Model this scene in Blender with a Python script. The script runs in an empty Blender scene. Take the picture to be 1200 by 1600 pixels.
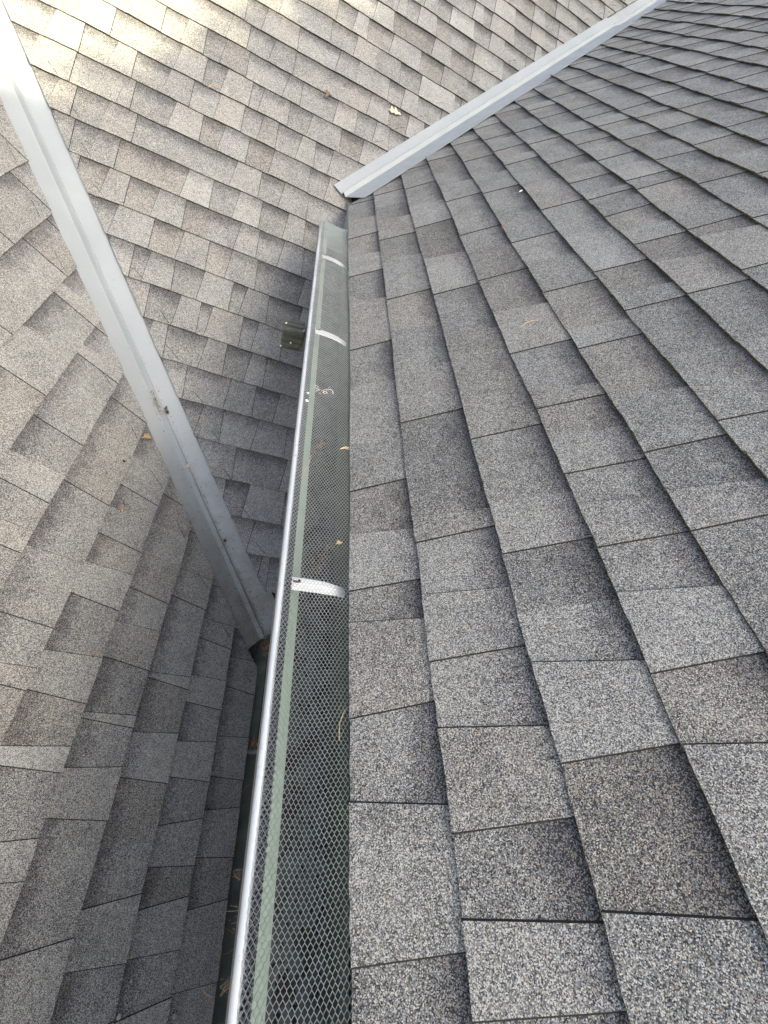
import bpy, math, random
import numpy as np
from mathutils import Vector, Matrix
R = random.Random(7)
sc = bpy.context.scene

# ------------------------------------------------------------------ camera
CAM = Vector((-0.21018, 0.0, 0.61108))
rx, ry, rz = 0.76104, 0.58133, -0.50200
cm = (Matrix.Rotation(rz, 4, 'Z') @ Matrix.Rotation(rx, 4, 'X') @ Matrix.Rotation(ry, 4, 'Z'))
cam_d = bpy.data.cameras.new("camera"); cam = bpy.data.objects.new("camera", cam_d)
sc.collection.objects.link(cam)
cam.matrix_world = Matrix.Translation(CAM) @ cm
cam_d.sensor_fit = 'HORIZONTAL'; cam_d.sensor_width = 36.0
cam_d.lens = 635.15 / 1200 * 36.0
cam_d.clip_start = 0.02; cam_d.clip_end = 2000
sc.camera = cam
sc.render.resolution_x = 768; sc.render.resolution_y = 1024

# ------------------------------------------------------------------ light
SUN = Vector((0.60, -0.52, 0.72)).normalized()
el = math.asin(SUN.z); az = math.atan2(SUN.x, SUN.y)
w = bpy.data.worlds.new("World"); sc.world = w; w.use_nodes = True
nt = w.node_tree; bg = nt.nodes['Background']
sky = nt.nodes.new('ShaderNodeTexSky'); sky.sky_type = 'NISHITA'; sky.sun_disc = False
sky.sun_elevation = el; sky.sun_rotation = az
sky.air_density = 0.5; sky.dust_density = 5.5; sky.ozone_density = 0.6
nt.links.new(sky.outputs[0], bg.inputs[0]); bg.inputs[1].default_value = 0.13
sl = bpy.data.lights.new("sun", 'SUN'); sl.energy = 3.0; sl.angle = math.radians(0.55); sl.color = (1.0, 0.88, 0.64)
so = bpy.data.objects.new("sun", sl); sc.collection.objects.link(so)
so.rotation_euler = SUN.to_track_quat('Z', 'Y').to_euler(); so.location = SUN * 30
vs = sc.view_settings
vs.view_transform = 'Standard'; vs.look = 'None'; vs.gamma = 1; vs.exposure = 2.05
vs.use_white_balance = True; vs.white_balance_temperature = 6900; vs.white_balance_tint = 1
EXPO = vs.exposure

# ------------------------------------------------------------------ helpers
class MB:
    """collects polygons; build() links them as one mesh object"""
    def __init__(s): s.v = []; s.f = []; s.uv = []; s.col = []; s.mi = []
    def poly(s, pts, uv=None, col=(0.5, 0.5, 0.5, 1), mi=0):
        n = len(s.v); s.v += [tuple(p) for p in pts]; s.f.append(tuple(range(n, n + len(pts))))
        s.uv += list(uv) if uv else [(0, 0)] * len(pts); s.col += [col] * len(pts); s.mi.append(mi)
    def box(s, c, sx, sy, sz, m=None, mi=0):
        P = [Vector((x * sx / 2, y * sy / 2, z * sz / 2)) for x in (-1, 1) for y in (-1, 1) for z in (-1, 1)]
        if m: P = [m @ p for p in P]
        P = [p + Vector(c) for p in P]
        for q in ((0, 1, 3, 2), (4, 6, 7, 5), (0, 4, 5, 1), (2, 3, 7, 6), (0, 2, 6, 4), (1, 5, 7, 3)):
            s.poly([P[i] for i in q], mi=mi)
    def tube(s, pts, rad, n=6, cap=True, mi=0):
        pts = [Vector(p) for p in pts]; rings = []
        up = Vector((0.123, 0.3, 1)).normalized()
        for i, p in enumerate(pts):
            t = (pts[min(i + 1, len(pts) - 1)] - pts[max(i - 1, 0)]).normalized()
            a = t.cross(up)
            if a.length < 1e-3: a = t.cross(Vector((1, 0, 0)))
            a.normalize(); b = t.cross(a); r = rad[i] if isinstance(rad, (list, tuple)) else rad
            rings.append([p + a * r * math.cos(2 * math.pi * k / n) + b * r * math.sin(2 * math.pi * k / n) for k in range(n)])
        for i in range(len(rings) - 1):
            for k in range(n): s.poly([rings[i][k], rings[i][(k + 1) % n], rings[i + 1][(k + 1) % n], rings[i + 1][k]], mi=mi)
        if cap: s.poly(rings[0][::-1], mi=mi); s.poly(rings[-1], mi=mi)
    def build(s, name, mat, parent=None, smooth=False, weld=False, solid=0):
        me = bpy.data.meshes.new(name); me.from_pydata(s.v, [], s.f)
        u = me.uv_layers.new(name='UVMap'); u.data.foreach_set('uv', np.array(s.uv, 'f').ravel())
        c = me.color_attributes.new('tone', 'FLOAT_COLOR', 'CORNER'); c.data.foreach_set('color', np.array(s.col, 'f').ravel())
        for m in (mat if isinstance(mat, (list, tuple)) else [mat]): me.materials.append(m)
        me.polygons.foreach_set('material_index', s.mi)
        if weld:
            import bmesh
            bm = bmesh.new(); bm.from_mesh(me); bmesh.ops.remove_doubles(bm, verts=bm.verts, dist=1e-5)
            bmesh.ops.recalc_face_normals(bm, faces=bm.faces); bm.to_mesh(me); bm.free()
        if smooth: me.polygons.foreach_set('use_smooth', [True] * len(me.polygons))
        me.update()
        o = bpy.data.objects.new(name, me); sc.collection.objects.link(o)
        if parent: o.parent = parent
        if solid:
            md = o.modifiers.new('thickness', 'SOLIDIFY'); md.thickness = solid; md.offset = 0
        return o

def tag(o, label=None, cat=None, group=None, kind=None):
    if label: o['label'] = label
    if cat: o['category'] = cat
    if group: o['group'] = group
    if kind: o['kind'] = kind
    return o
def empty(name, loc=(0, 0, 0)):
    o = bpy.data.objects.new(name, None); sc.collection.objects.link(o); o.location = loc; return o

def nmat(name):
    m = bpy.data.materials.new(name); m.use_nodes = True; t = m.node_tree
    return m, t, t.nodes['Principled BSDF']
def N(t, typ, **k):
    n = t.nodes.new(typ)
    for a, b in k.items():
        if a.startswith('i_'):
            n.inputs[int(a[2:])].default_value = b
        else: setattr(n, a, b)
    return n
def math_(t, op, a, b=None, c=None, clamp=False):
    n = N(t, 'ShaderNodeMath', operation=op, use_clamp=clamp)
    for i, x in enumerate((a, b, c)):
        if x is None: continue
        if isinstance(x, (int, float)): n.inputs[i].default_value = x
        else: t.links.new(x, n.inputs[i])
    return n.outputs[0]
def ramp(t, fac, stops, mode='LINEAR'):
    r = N(t, 'ShaderNodeValToRGB'); r.color_ramp.interpolation = mode
    e = r.color_ramp.elements
    while len(e) < len(stops): e.new(0.5)
    for x, (p, c) in zip(e, stops): x.position = p; x.color = (*c, 1) if len(c) == 3 else c
    t.links.new(fac, r.inputs[0]); return r.outputs[0]
def mixc(t, f, a, b, mode='MIX'):
    n = N(t, 'ShaderNodeMix', data_type='RGBA', blend_type=mode)
    for s, x in ((n.inputs[0], f), (n.inputs[6], a), (n.inputs[7], b)):
        if isinstance(x, (int, float)): s.default_value = x
        elif isinstance(x, tuple): s.default_value = (*x, 1) if len(x) == 3 else x
        else: t.links.new(x, s)
    return n.outputs[2]
def maprange(t, v, a, b, c=0.0, d=1.0, smooth=True):
    n = N(t, 'ShaderNodeMapRange'); n.interpolation_type = 'SMOOTHSTEP' if smooth else 'LINEAR'
    t.links.new(v, n.inputs[0])
    for i, x in enumerate((a, b, c, d)): n.inputs[i + 1].default_value = x
    return n.outputs[0]

# ------------------------------------------------------------------ materials
def shingle_material():
    m, t, b = nmat('granule_shingle')
    co = N(t, 'ShaderNodeTexCoord').outputs['Object']
    at = N(t, 'ShaderNodeAttribute', attribute_name='tone')
    sep = N(t, 'ShaderNodeSeparateColor'); t.links.new(at.outputs['Color'], sep.inputs[0])
    tone, band, hue = sep.outputs
    uv = N(t, 'ShaderNodeUVMap', uv_map='UVMap'); su = N(t, 'ShaderNodeSeparateXYZ'); t.links.new(uv.outputs[0], su.inputs[0])
    # wobble for the dark printed band at the top of a tab
    nb = N(t, 'ShaderNodeTexNoise', i_2=28.0, i_3=4.0); t.links.new(co, nb.inputs[0])
    vv = math_(t, 'ADD', su.outputs[1], math_(t, 'MULTIPLY', math_(t, 'SUBTRACT', nb.outputs[0], .5), .42))
    dark = math_(t, 'MULTIPLY', maprange(t, vv, .50, 1.05), band)
    # mottling
    n1 = N(t, 'ShaderNodeTexNoise', i_2=9.0, i_3=5.0, i_4=.6); t.links.new(co, n1.inputs[0])
    n2 = N(t, 'ShaderNodeTexNoise', i_2=70.0, i_3=3.0, i_4=.6); t.links.new(co, n2.inputs[0])
    lev = math_(t, 'ADD', tone, math_(t, 'MULTIPLY', math_(t, 'SUBTRACT', n1.outputs[0], .5), .34))
    lev = math_(t, 'ADD', lev, math_(t, 'MULTIPLY', math_(t, 'SUBTRACT', n2.outputs[0], .5), .30))
    lev = math_(t, 'SUBTRACT', lev, math_(t, 'MULTIPLY', dark, .33))
    # granules
    vo = N(t, 'ShaderNodeTexVoronoi', i_2=840.0); vo.inputs['Randomness'].default_value = 1.0
    t.links.new(co, vo.inputs[0])
    vc = N(t, 'ShaderNodeSeparateColor'); t.links.new(vo.outputs['Color'], vc.inputs[0])
    r = math_(t, 'ADD', vc.outputs[0], math_(t, 'MULTIPLY', math_(t, 'SUBTRACT', lev, .5), 1.15), clamp=True)
    gr = ramp(t, r, [(0, (.024, .024, .027)), (.22, (.062, .062, .066)), (.42, (.15, .15, .15)), (.62, (.26, .26, .255)), (.84, (.38, .38, .365)), (.96, (.58, .57, .54))], 'CONSTANT')
    odd = math_(t, 'GREATER_THAN', vc.outputs[1], .955)
    gr = mixc(t, math_(t, 'MULTIPLY', odd, .75), gr, (.42, .32, .19))
    blue = math_(t, 'LESS_THAN', vc.outputs[1], .06)
    gr = mixc(t, math_(t, 'MULTIPLY', blue, .6), gr, (.20, .26, .32))
    # tint: taupe tabs vs neutral tabs; dark band a little violet
    gr = mixc(t, math_(t, 'MULTIPLY', hue, .8), gr, (.98, .84, .70), 'MULTIPLY')
    gr = mixc(t, math_(t, 'MULTIPLY', dark, .5), gr, (.93, .88, 1.0), 'MULTIPLY')
    gap = maprange(t, vo.outputs['Distance'], .50, .78)
    gr = mixc(t, math_(t, 'MULTIPLY', gap, .42), gr, (.020, .019, .018))
    # weathering streaks
    mp = N(t, 'ShaderNodeMapping'); mp.inputs['Scale'].default_value = (3.0, 3.0, 3.0); t.links.new(co, mp.inputs[0])
    n3 = N(t, 'ShaderNodeTexNoise', i_2=1.3, i_3=6.0, i_4=.62); t.links.new(mp.outputs[0], n3.inputs[0])
    gr = mixc(t, maprange(t, n3.outputs[0], .56, .78, 0, .14), gr, (.16, .145, .12))
    t.links.new(gr, b.inputs['Base Color']); b.inputs['Roughness'].default_value = .85
    b.inputs['Specular IOR Level'].default_value = .35
    bp = N(t, 'ShaderNodeBump'); bp.inputs['Strength'].default_value = .8; bp.inputs['Distance'].default_value = .0006
    hgt = math_(t, 'SUBTRACT', math_(t, 'MULTIPLY', vc.outputs[2], .35), vo.outputs['Distance'])
    t.links.new(hgt, bp.inputs['Height']); t.links.new(bp.outputs[0], b.inputs['Normal'])
    return m
def edge_material():
    m, t, b = nmat('shingle_cut_edge')
    co = N(t, 'ShaderNodeTexCoord').outputs['Object']
    n = N(t, 'ShaderNodeTexNoise', i_2=190.0, i_3=4.0); t.links.new(co, n.inputs[0])
    n2 = N(t, 'ShaderNodeTexNoise', i_2=6.0, i_3=3.0); t.links.new(co, n2.inputs[0])
    c = ramp(t, n.outputs[0], [(.3, (.016, .014, .011)), (.48, (.055, .046, .033)), (.64, (.19, .155, .10))])
    c = mixc(t, maprange(t, n2.outputs[0], .40, .65, 0, .55), c, (.14, .115, .06))
    t.links.new(c, b.inputs['Base Color']); b.inputs['Roughness'].default_value = .9
    return m
M_JT = None
def plain(name, col, rough=.6, metal=0.0, var=.15, scale=20.0, dirt=None, spec=.5, bump=0):
    m, t, b = nmat(name)
    co = N(t, 'ShaderNodeTexCoord').outputs['Object']
    n = N(t, 'ShaderNodeTexNoise', i_2=scale, i_3=5.0, i_4=.6); t.links.new(co, n.inputs[0])
    lo = tuple(c * (1 - var) for c in col); hi = tuple(min(1, c * (1 + var)) for c in col)
    c = ramp(t, n.outputs[0], [(.3, lo), (.7, hi)])
    if dirt:
        d = N(t, 'ShaderNodeTexNoise', i_2=dirt[1], i_3=6.0, i_4=.7); t.links.new(co, d.inputs[0])
        c = mixc(t, maprange(t, d.outputs[0], dirt[2], dirt[3], 0, dirt[4]), c, dirt[0])
    t.links.new(c, b.inputs['Base Color']); b.inputs['Roughness'].default_value = rough
    b.inputs['Metallic'].default_value = metal; b.inputs['Specular IOR Level'].default_value = spec
    if bump:
        bp = N(t, 'ShaderNodeBump'); bp.inputs['Strength'].default_value = bump; bp.inputs['Distance'].default_value = .002
        t.links.new(n.outputs[0], bp.inputs['Height']); t.links.new(bp.outputs[0], b.inputs['Normal'])
    return m
def flashing_material(low_end):
    # painted steel; the lowest half metre of the left valley carries washed-down grime
    m, t, b = nmat('painted_flashing_steel')
    co = N(t, 'ShaderNodeTexCoord').outputs['Object']
    n = N(t, 'ShaderNodeTexNoise', i_2=5.0, i_3=4.0); t.links.new(co, n.inputs[0])
    c = ramp(t, n.outputs[0], [(.3, (.32, .35, .37)), (.7, (.37, .395, .415))])
    d = N(t, 'ShaderNodeVectorMath', operation='DISTANCE'); t.links.new(co, d.inputs[0]); d.inputs[1].default_value = low_end
    n2 = N(t, 'ShaderNodeTexNoise', i_2=14.0, i_3=6.0, i_4=.7); t.links.new(co, n2.inputs[0])
    g = math_(t, 'MULTIPLY', maprange(t, d.outputs['Value'], .02, .95, 1, 0), maprange(t, n2.outputs[0], .2, .7))
    c = mixc(t, math_(t, 'MULTIPLY', g, .9), c, (.225, .205, .16))
    n3 = N(t, 'ShaderNodeTexNoise', i_2=75.0, i_3=5.0, i_4=.65); t.links.new(co, n3.inputs[0])
    sp = math_(t, 'MULTIPLY', maprange(t, n3.outputs[0], .60, .68), maprange(t, d.outputs['Value'], .05, 1.2, 1, .12))
    c = mixc(t, math_(t, 'MULTIPLY', sp, .85), c, (.055, .05, .045))
    t.links.new(c, b.inputs['Base Color'])
    t.links.new(maprange(t, n2.outputs[0], .3, .7, .38, .55), b.inputs['Roughness'])
    b.inputs['Specular IOR Level'].default_value = .5
    nn = N(t, 'ShaderNodeTexNoise', i_2=4.0, i_3=2.0); t.links.new(co, nn.inputs[0])
    bp = N(t, 'ShaderNodeBump'); bp.inputs['Strength'].default_value = .25; bp.inputs['Distance'].default_value = .01
    t.links.new(nn.outputs[0], bp.inputs['Height']); t.links.new(bp.outputs[0], b.inputs['Normal'])
    return m
M_SH = shingle_material(); M_ED = edge_material()
M_FL = flashing_material((-0.013, 0.62, -1.087)); M_FL2 = flashing_material((-60.0, 0, 0))
M_JT = plain('shingle_joint_asphalt', (.018, .017, .016), .95, var=.4, scale=200)
M_UNDER = plain('roof_underlay_felt', (.03, .03, .03), .95)
M_GREEN = plain('gutter_green_enamel', (.36, .46, .41), .5, var=.08, scale=12, dirt=((.12, .13, .11), 40.0, .56, .75, .5))
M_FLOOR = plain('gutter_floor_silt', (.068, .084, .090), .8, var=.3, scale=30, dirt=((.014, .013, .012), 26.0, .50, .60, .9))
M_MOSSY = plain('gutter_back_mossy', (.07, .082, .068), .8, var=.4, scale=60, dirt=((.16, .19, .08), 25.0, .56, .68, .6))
M_LIP = plain('gutter_lip_white', (.55, .585, .62), .38, var=.05, scale=8, dirt=((.22, .20, .17), 48.0, .56, .72, .75))
M_OUT = plain('gutter_outer_face', (.20, .185, .175), .6, var=.2, scale=14)
M_DKGREEN = plain('lower_gutter_dark_green', (.17, .21, .18), .5, var=.35, scale=18)
M_MESH = plain('expanded_aluminium_mesh', (.52, .54, .55), .40, metal=.7, var=.12, scale=30)
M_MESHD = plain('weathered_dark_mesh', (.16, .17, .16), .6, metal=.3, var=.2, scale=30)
M_BAND = plain('folded_mesh_band_backing', (.20, .225, .27), .45, metal=.5, var=.2, scale=300)
M_STRAP = plain('bracket_white_metal', (.86, .87, .90), .35, var=.05, scale=30)
M_PIPE = plain('downspout_olive_paint', (.125, .125, .095), .38, var=.35, scale=12, dirt=((.36, .37, .25), 30.0, .52, .7, .6))
M_SCREW = plain('screw_zinc', (.6, .6, .56), .35, metal=.6)
M_SIDING = plain('painted_siding', (.40, .37, .32), .7, var=.06)
M_TRIM = plain('fascia_paint', (.30, .31, .30), .6, var=.08)
M_NEEDLE = plain('dry_pine_needle', (.48, .25, .13), .6, var=.35, scale=60)
M_NEEDLE2 = plain('bleached_dry_needle', (.62, .45, .30), .6, var=.25, scale=60)
M_DEBRIS = plain('rotted_brown_debris', (.10, .055, .030), .85, var=.5, scale=200)
M_LEAF = plain('bleached_oak_leaf', (.60, .53, .40), .6, var=.2, scale=90)
M_LEAFT = plain('tan_dry_leaf', (.38, .28, .16), .6, var=.3, scale=90)
M_LEAFB = plain('brown_curled_leaf', (.19, .13, .08), .7, var=.4, scale=90)
M_LICHEN = plain('pale_lichen', (.38, .39, .34), .9, var=.25, scale=400)
M_DROP = plain('white_dropping', (.85, .85, .83), .6, var=.05)
M_SPECK = plain('black_silt_grain', (.012, .012, .012), .8)
M_GROUND = plain('lawn_soil', (.07, .08, .04), .95, var=.4, scale=3)
M_BARK = plain('bark', (.12, .09, .06), .9, var=.3, scale=10)
M_FOL = plain('evergreen_foliage', (.05, .075, .035), .7, var=.4, scale=1.5)

# ------------------------------------------------------------------ roof frames
pA, pB, pC = 0.61850, 0.53206, 0.65008
uA = Vector((math.cos(pA), 0, math.sin(pA))); uC = Vector((-math.cos(pC), 0, math.sin(pC)))
E = Vector((0, 1, 0)); XB = Vector((math.cos(-.01894), math.sin(-.01894), 0)).normalized()
hB = Vector((-XB.y, XB.x, 0)); uB = hB * math.cos(pB) + Vector((0, 0, math.sin(pB)))
OA = Vector((0, 0, 0)); OC = Vector((-.02748, 0, -1.0759)); OB = Vector((0, 2.50959, .02445))
nA = uA.cross(E).normalized(); nC = E.cross(uC).normalized(); nB = XB.cross(uB).normalized()
def inter(n1, p1, n2, p2):
    D = n1.cross(n2).normalized(); m = Matrix((n1, n2, D)); P = m.inverted() @ Vector((n1.dot(p1), n2.dot(p2), 0))
    if D.z < 0: D = -D
    return P, D
V1P, V1D = inter(nB, OB, nC, OC); V2P, V2D = inter(nA, OA, nB, OB)
EXP = .143
TOP = .010          # granule surface sits about this far over the deck; decks are sunk by it

class Slope:
    def __init__(s, O, U, S, Nn, seed): s.O, s.U, s.S, s.N = O, U, S, Nn; s.r = random.Random(seed); s.mb = MB(); s.ph = [s.r.uniform(0, 6.28) for _ in range(12)]
    def sag(s, u, v):       # slow waviness of the decking, metres along the normal
        p = s.ph
        return .0022 * math.sin(u * 3.1 + p[0] + 1.7 * math.sin(v * 2.3 + p[1])) + .0014 * math.sin(u * 9.7 + p[2] + v * 5.1) + .0010 * math.sin(v * 13.0 + p[3] + u * 2.1)
    def P(s, u, v, n): return s.O + s.U * u + s.S * v + s.N * (n - TOP + s.sag(u, v))
    def uv(s, p): d = Vector(p) - s.O; return d.dot(s.U), d.dot(s.S)

def clip(poly, a, b, c):      # keep a*u+b*v >= c ; poly list of (u,v)
    out = []
    for i in range(len(poly)):
        p, q = poly[i], poly[(i + 1) % len(poly)]
        dp = a * p[0] + b * p[1] - c; dq = a * q[0] + b * q[1] - c
        if dp >= 0: out.append(p)
        if (dp >= 0) != (dq >= 0):
            t = dp / (dp - dq); out.append((p[0] + (q[0] - p[0]) * t, p[1] + (q[1] - p[1]) * t))
    return out

def courses(sl, lines, urange, clips_for, joints=None, tooth0=None, light=0.0):
    """lay laminated shingle courses; lines = list of v of every course's lower edge"""
    r = sl.r; mb = sl.mb
    for k in range(len(lines) - 1):
        v0, v1 = lines[k], lines[k + 1]; h = v1 - v0
        cl = clips_for(k, v0)
        # joint positions along the course
        js = list((joints or {}).get(k, []))
        u = urange[0] + r.uniform(0, .15)
        known = js[:]; js = []
        while u < urange[1]:
            js.append(u); u += r.choice((.05, .08, .10, .11, .12, .14, .17, .20)) + r.uniform(-.015, .015)
        if known:
            js = [x for x in js if x < known[0] - .06 or x > known[-1] + .06] + known; js.sort()
        tooth = r.random() < .5 if not tooth0 or k not in tooth0 else tooth0[k]
        wob = [r.uniform(-.0016, .0016) for _ in range(5)]
        def edge(u): return v0 + .0016 * math.sin(u * 4.3 + wob[0] * 3000) + .0009 * math.sin(u * 17 + wob[1] * 4000)
        flare = [r.uniform(.006, .014) for _ in js]; skew = [r.uniform(-.003, .003) for _ in js]
        # the base layer, in pieces about 0.3 m long, and the teeth on top
        kinds = []
        for i in range(len(js) - 1):
            kinds.append(tooth)
            if r.random() > .07: tooth = not tooth
        for i in range(len(js) - 1):
            a, b = js[i], js[i + 1]
            T = kinds[i]
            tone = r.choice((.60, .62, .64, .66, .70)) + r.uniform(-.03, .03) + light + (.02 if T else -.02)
            band = r.uniform(.7, 1.0) if not T else (r.uniform(.4, .9) if r.random() < .55 else r.uniform(0, .25))
            hue = r.choice((0, 0, .05, .08, .22)) if T else r.choice((0, 0, .05, .3))
            if T and r.random() < .15: tone += .04
            fa = flare[i] * (1 if T else -1); fb = flare[i + 1] * (1 if T else -1)
            if i > 0 and kinds[i - 1] == T: fa = -2 * skew[i] - .0003
            if i < len(kinds) - 1 and kinds[i + 1] == T: fb = 2 * skew[i + 1] - .0003
            # (a-fa .. b+fb) at the butt, (a+fa .. b-fb) at the top
            x0, x1 = a - fa / 2, b + fb / 2; y0, y1 = a + fa / 2, b - fb / 2
            if not T:        # base pieces run on a little under the teeth
                ol = .006 if i > 0 and kinds[i - 1] else 0; orr = .006 if i < len(kinds) - 1 and kinds[i + 1] else 0
                x0 -= ol; y0 -= ol; x1 += orr; y1 += orr
            nseg = max(2, int((x1 - x0) / .016)); setb = r.uniform(.0001, .0014)
            low = [(x0 + (x1 - x0) * j / nseg, edge(x0 + (x1 - x0) * j / nseg) - setb * .6 + r.uniform(-.0010, .0010)) for j in range(nseg + 1)]
            vt = v1 + .012
            high = [(y1 + (y0 - y1) * j / 3, vt) for j in range(4)]
            lay(mb, sl, low + high, cl, v0, h, T, tone, band, hue)
            if T:            # backing layer under the tooth: shows as the second line of the butt edge
                low2 = [(p[0], p[1] + .0022) for p in low]
                lay(mb, sl, low2 + high, cl, v0, h, False, tone - .1, 1, .2, backing=True)
            else: pass

def lay(mb, sl, poly, cl, v0, h, T, tone, band, hue, backing=False):
    for c in cl: poly = clip(poly, *c)
    if len(poly) < 3: return
    area = 0
    for i in range(len(poly)):
        p, q = poly[i], poly[(i + 1) % len(poly)]; area += p[0] * q[1] - p[1] * q[0]
    if abs(area) < 1e-5: return
    if area < 0: poly = poly[::-1]
    lo, hi = (.0115, .0052) if T else (.0095, .0032)
    th = .0020 if T else .0033
    if backing: lo, hi = .0091, .0028
    def top(u, v): f = (v - v0) / h; return lo + (hi - lo) * f
    tp = [sl.P(u, v, top(u, v)) for u, v in poly]; cu = sum(p[0] for p in poly) / len(poly)
    bt = [sl.P(u + (.0019 if u > cu else -.0019) * (1 if T else 0), v, top(u, v) - th) for u, v in poly]
    uv = [(u, (v - v0) / h) for u, v in poly]
    if sl.flip: tp = tp[::-1]; bt = bt[::-1]; uv = uv[::-1]
    if not backing: mb.poly(tp, uv, (tone, band, hue, 1), 0)
    else: mb.poly(tp, uv, (tone, band, hue, 1), 0)
    n = len(tp)
    for i in range(n):
        j = (i + 1) % n
        mb.poly([tp[i], bt[i], bt[j], tp[j]], [uv[i], uv[i], uv[j], uv[j]], (tone, band, hue, 1), 2 if abs(uv[i][1] - uv[j][1]) * h > .35 * abs(uv[i][0] - uv[j][0]) else 1)

house = empty('house', (0.0, 0.6, -1.1))
tag(house, 'grey shingled house whose three roof slopes meet in two metal valleys above mesh covered gutters', 'house')
bpy.context.view_layer.update()
HINV = Matrix.Translation((0.0, -0.6, 1.1))
def H(o, parent=None):
    """parent to the house (or to one of its parts), geometry given in world coordinates"""
    p = parent or house
    o.parent = p
    if p is house: o.matrix_parent_inverse = HINV
    return o

def line2(sl, P, D, off, keep):
    """half-plane on slope sl bounded by the valley line shifted by off towards the kept side; keep = a world point inside"""
    p = sl.uv(P); q = sl.uv(P + D); du, dv = q[0] - p[0], q[1] - p[1]; L = math.hypot(du, dv)
    a, b = -dv / L, du / L; k = sl.uv(keep); c = a * p[0] + b * p[1]
    if a * k[0] + b * k[1] < c: a, b, c = -a, -b, -c
    return (a, b, c + off)

slA = Slope(OA, E, uA, nA, 11); slA.flip = slA.U.cross(slA.S).dot(nA) < 0
slB = Slope(OB, XB, uB, nB, 23); slB.flip = slB.U.cross(slB.S).dot(nB) < 0
slC = Slope(OC, E, uC, nC, 35); slC.flip = slC.U.cross(slC.S).dot(nC) < 0

JA = {0: [-0.118, 0.016, 0.127, 0.259, 0.325, 0.437, 0.557, 0.689, 0.901, 1.087, 1.346, 1.545, 1.705, 1.894, 2.081, 2.301], 1: [-0.093, -0.011, 0.091, 0.19, 0.29, 0.404, 0.451, 0.536, 0.73, 0.927, 1.12, 1.318, 1.597, 1.791, 1.981, 2.147, 2.331], 2: [-0.092, 0.051, 0.159, 0.242, 0.35, 0.454, 0.631, 0.845, 1.033, 1.276, 1.521, 1.815, 2.035, 2.295, 2.497], 3: [0.048, 0.142, 0.246, 0.334, 0.414, 0.493, 0.586, 0.681, 0.729, 0.897, 1.086, 1.29, 1.481, 1.644, 1.791, 1.986, 2.181, 2.385, 2.586], 4: [0.411, 0.51, 0.659, 0.855, 0.929, 1.131, 1.313, 1.479, 1.685, 1.957, 2.166, 2.41, 2.652], 5: [0.549, 0.753, 0.96, 1.036, 1.169, 1.422, 1.659, 1.913, 2.208]}
JC = {0: [-0.314, -0.161, -0.057, 0.057, 0.14, 0.256, 0.409, 0.518], 1: [-0.319, -0.229, -0.139, -0.065, 0.028, 0.132, 0.229, 0.335, 0.422, 0.544], 2: [-0.223, -0.118, -0.01, 0.125, 0.239, 0.378, 0.403, 0.649, 0.759], 3: [-0.172, -0.059, 0.043, 0.146, 0.249, 0.27, 0.405, 0.515, 0.62, 0.759, 0.878], 4: [0.007, 0.138, 0.181, 0.291, 0.395, 0.544, 0.652, 0.747, 0.855], 5: [0.631, 0.853, 1.127], 6: [0.663, 0.768, 0.863, 1.0, 1.199], 7: [1.089, 1.289, 1.499], 8: [1.439, 1.615]}
JB = {22: [0.176, 0.284, 0.384], 21: [-0.058, 0.046, 0.288, 0.402], 20: [-0.243, -0.147, -0.076, 0.059, 0.23], 19: [-0.249, -0.118, -0.005, 0.133, 0.255], 18: [-0.635, -0.548, -0.478, -0.388, -0.186, -0.08, 0.09, 0.175, 0.261], 17: [-0.761, -0.679, -0.595, -0.486, -0.379, -0.128, 0.008, 0.116, 0.224], 16: [-0.927, -0.841, -0.756, -0.676, -0.57, -0.487, -0.391, -0.318, -0.145, -0.039, 0.062], 15: [-1.086, -0.835, -0.725, -0.643, -0.527, -0.478, -0.351, -0.249, -0.095, 0.017], 14: [-1.272, -1.165, -1.053, -0.975, -0.851, -0.75, -0.642, -0.533, -0.452, -0.379, -0.273], 13: [-1.296, -1.161, -0.987, -0.946, -0.797, -0.68, -0.594, -0.482], 12: [-1.193, -1.124, -1.016, -0.907, -0.512, -0.399, -0.299, -0.178], 11: [-1.095, -1.02, -0.937, -0.682, -0.576, -0.471, -0.367, -0.252, -0.167], 10: [-0.949, -0.869, -0.764, -0.655, -0.552, -0.435, -0.349, -0.244, -0.145], 9: [-0.884, -0.747, -0.637, -0.531, -0.442, -0.326], 8: [-0.786, -0.731, -0.633, -0.525, -0.404, -0.351, -0.249], 7: [-0.698], 6: [-0.599, -0.566, -0.454, -0.369, -0.272, -0.202], 5: [-0.494, -0.326, -0.218, -0.12], 4: [-0.408, -0.322, -0.183, -0.053], 3: [-0.3, -0.24, -0.033]}

linA = [-.004] + [.1195 + EXP * i for i in range(28)]
linC = [-.004] + [.1377 + EXP * i for i in range(26)]
kB0 = -14
linB = [EXP * i for i in range(kB0, 28)]
wA2, wB2, wB1, wC1 = .118, .068, .077, .093
inA = V2P + V2D * 3 + uA * 0 - E * 3
cA = line2(slA, V2P, V2D, wA2, Vector((1.0, 0, 0)))
cC = line2(slC, V1P, V1D, wC1, Vector((-1.0, -1.0, -.3)))
ptB = OB + uB * 1.5 + XB * -.5
cB1 = line2(slB, V1P, V1D, wB1, ptB); cB2 = line2(slB, V2P, V2D, wB2, ptB)
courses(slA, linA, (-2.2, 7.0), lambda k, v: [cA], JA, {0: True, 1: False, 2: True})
courses(slC, linC, (-2.4, 5.2), lambda k, v: [cC], JC, None, light=.08)  # left slope's tone raised to brighten it in place of more sky light
def clB(k, v):
    z = OB.z + v * math.sin(pB)
    if z > .03: return [cB1, cB2]
    return [cB1, (-1, 0, -.135)]
courses(slB, linB, (-4.5, 5.5), clB, JB, None, light=.06)  # paler tone here stands in for the stronger sky light on this slope
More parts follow.
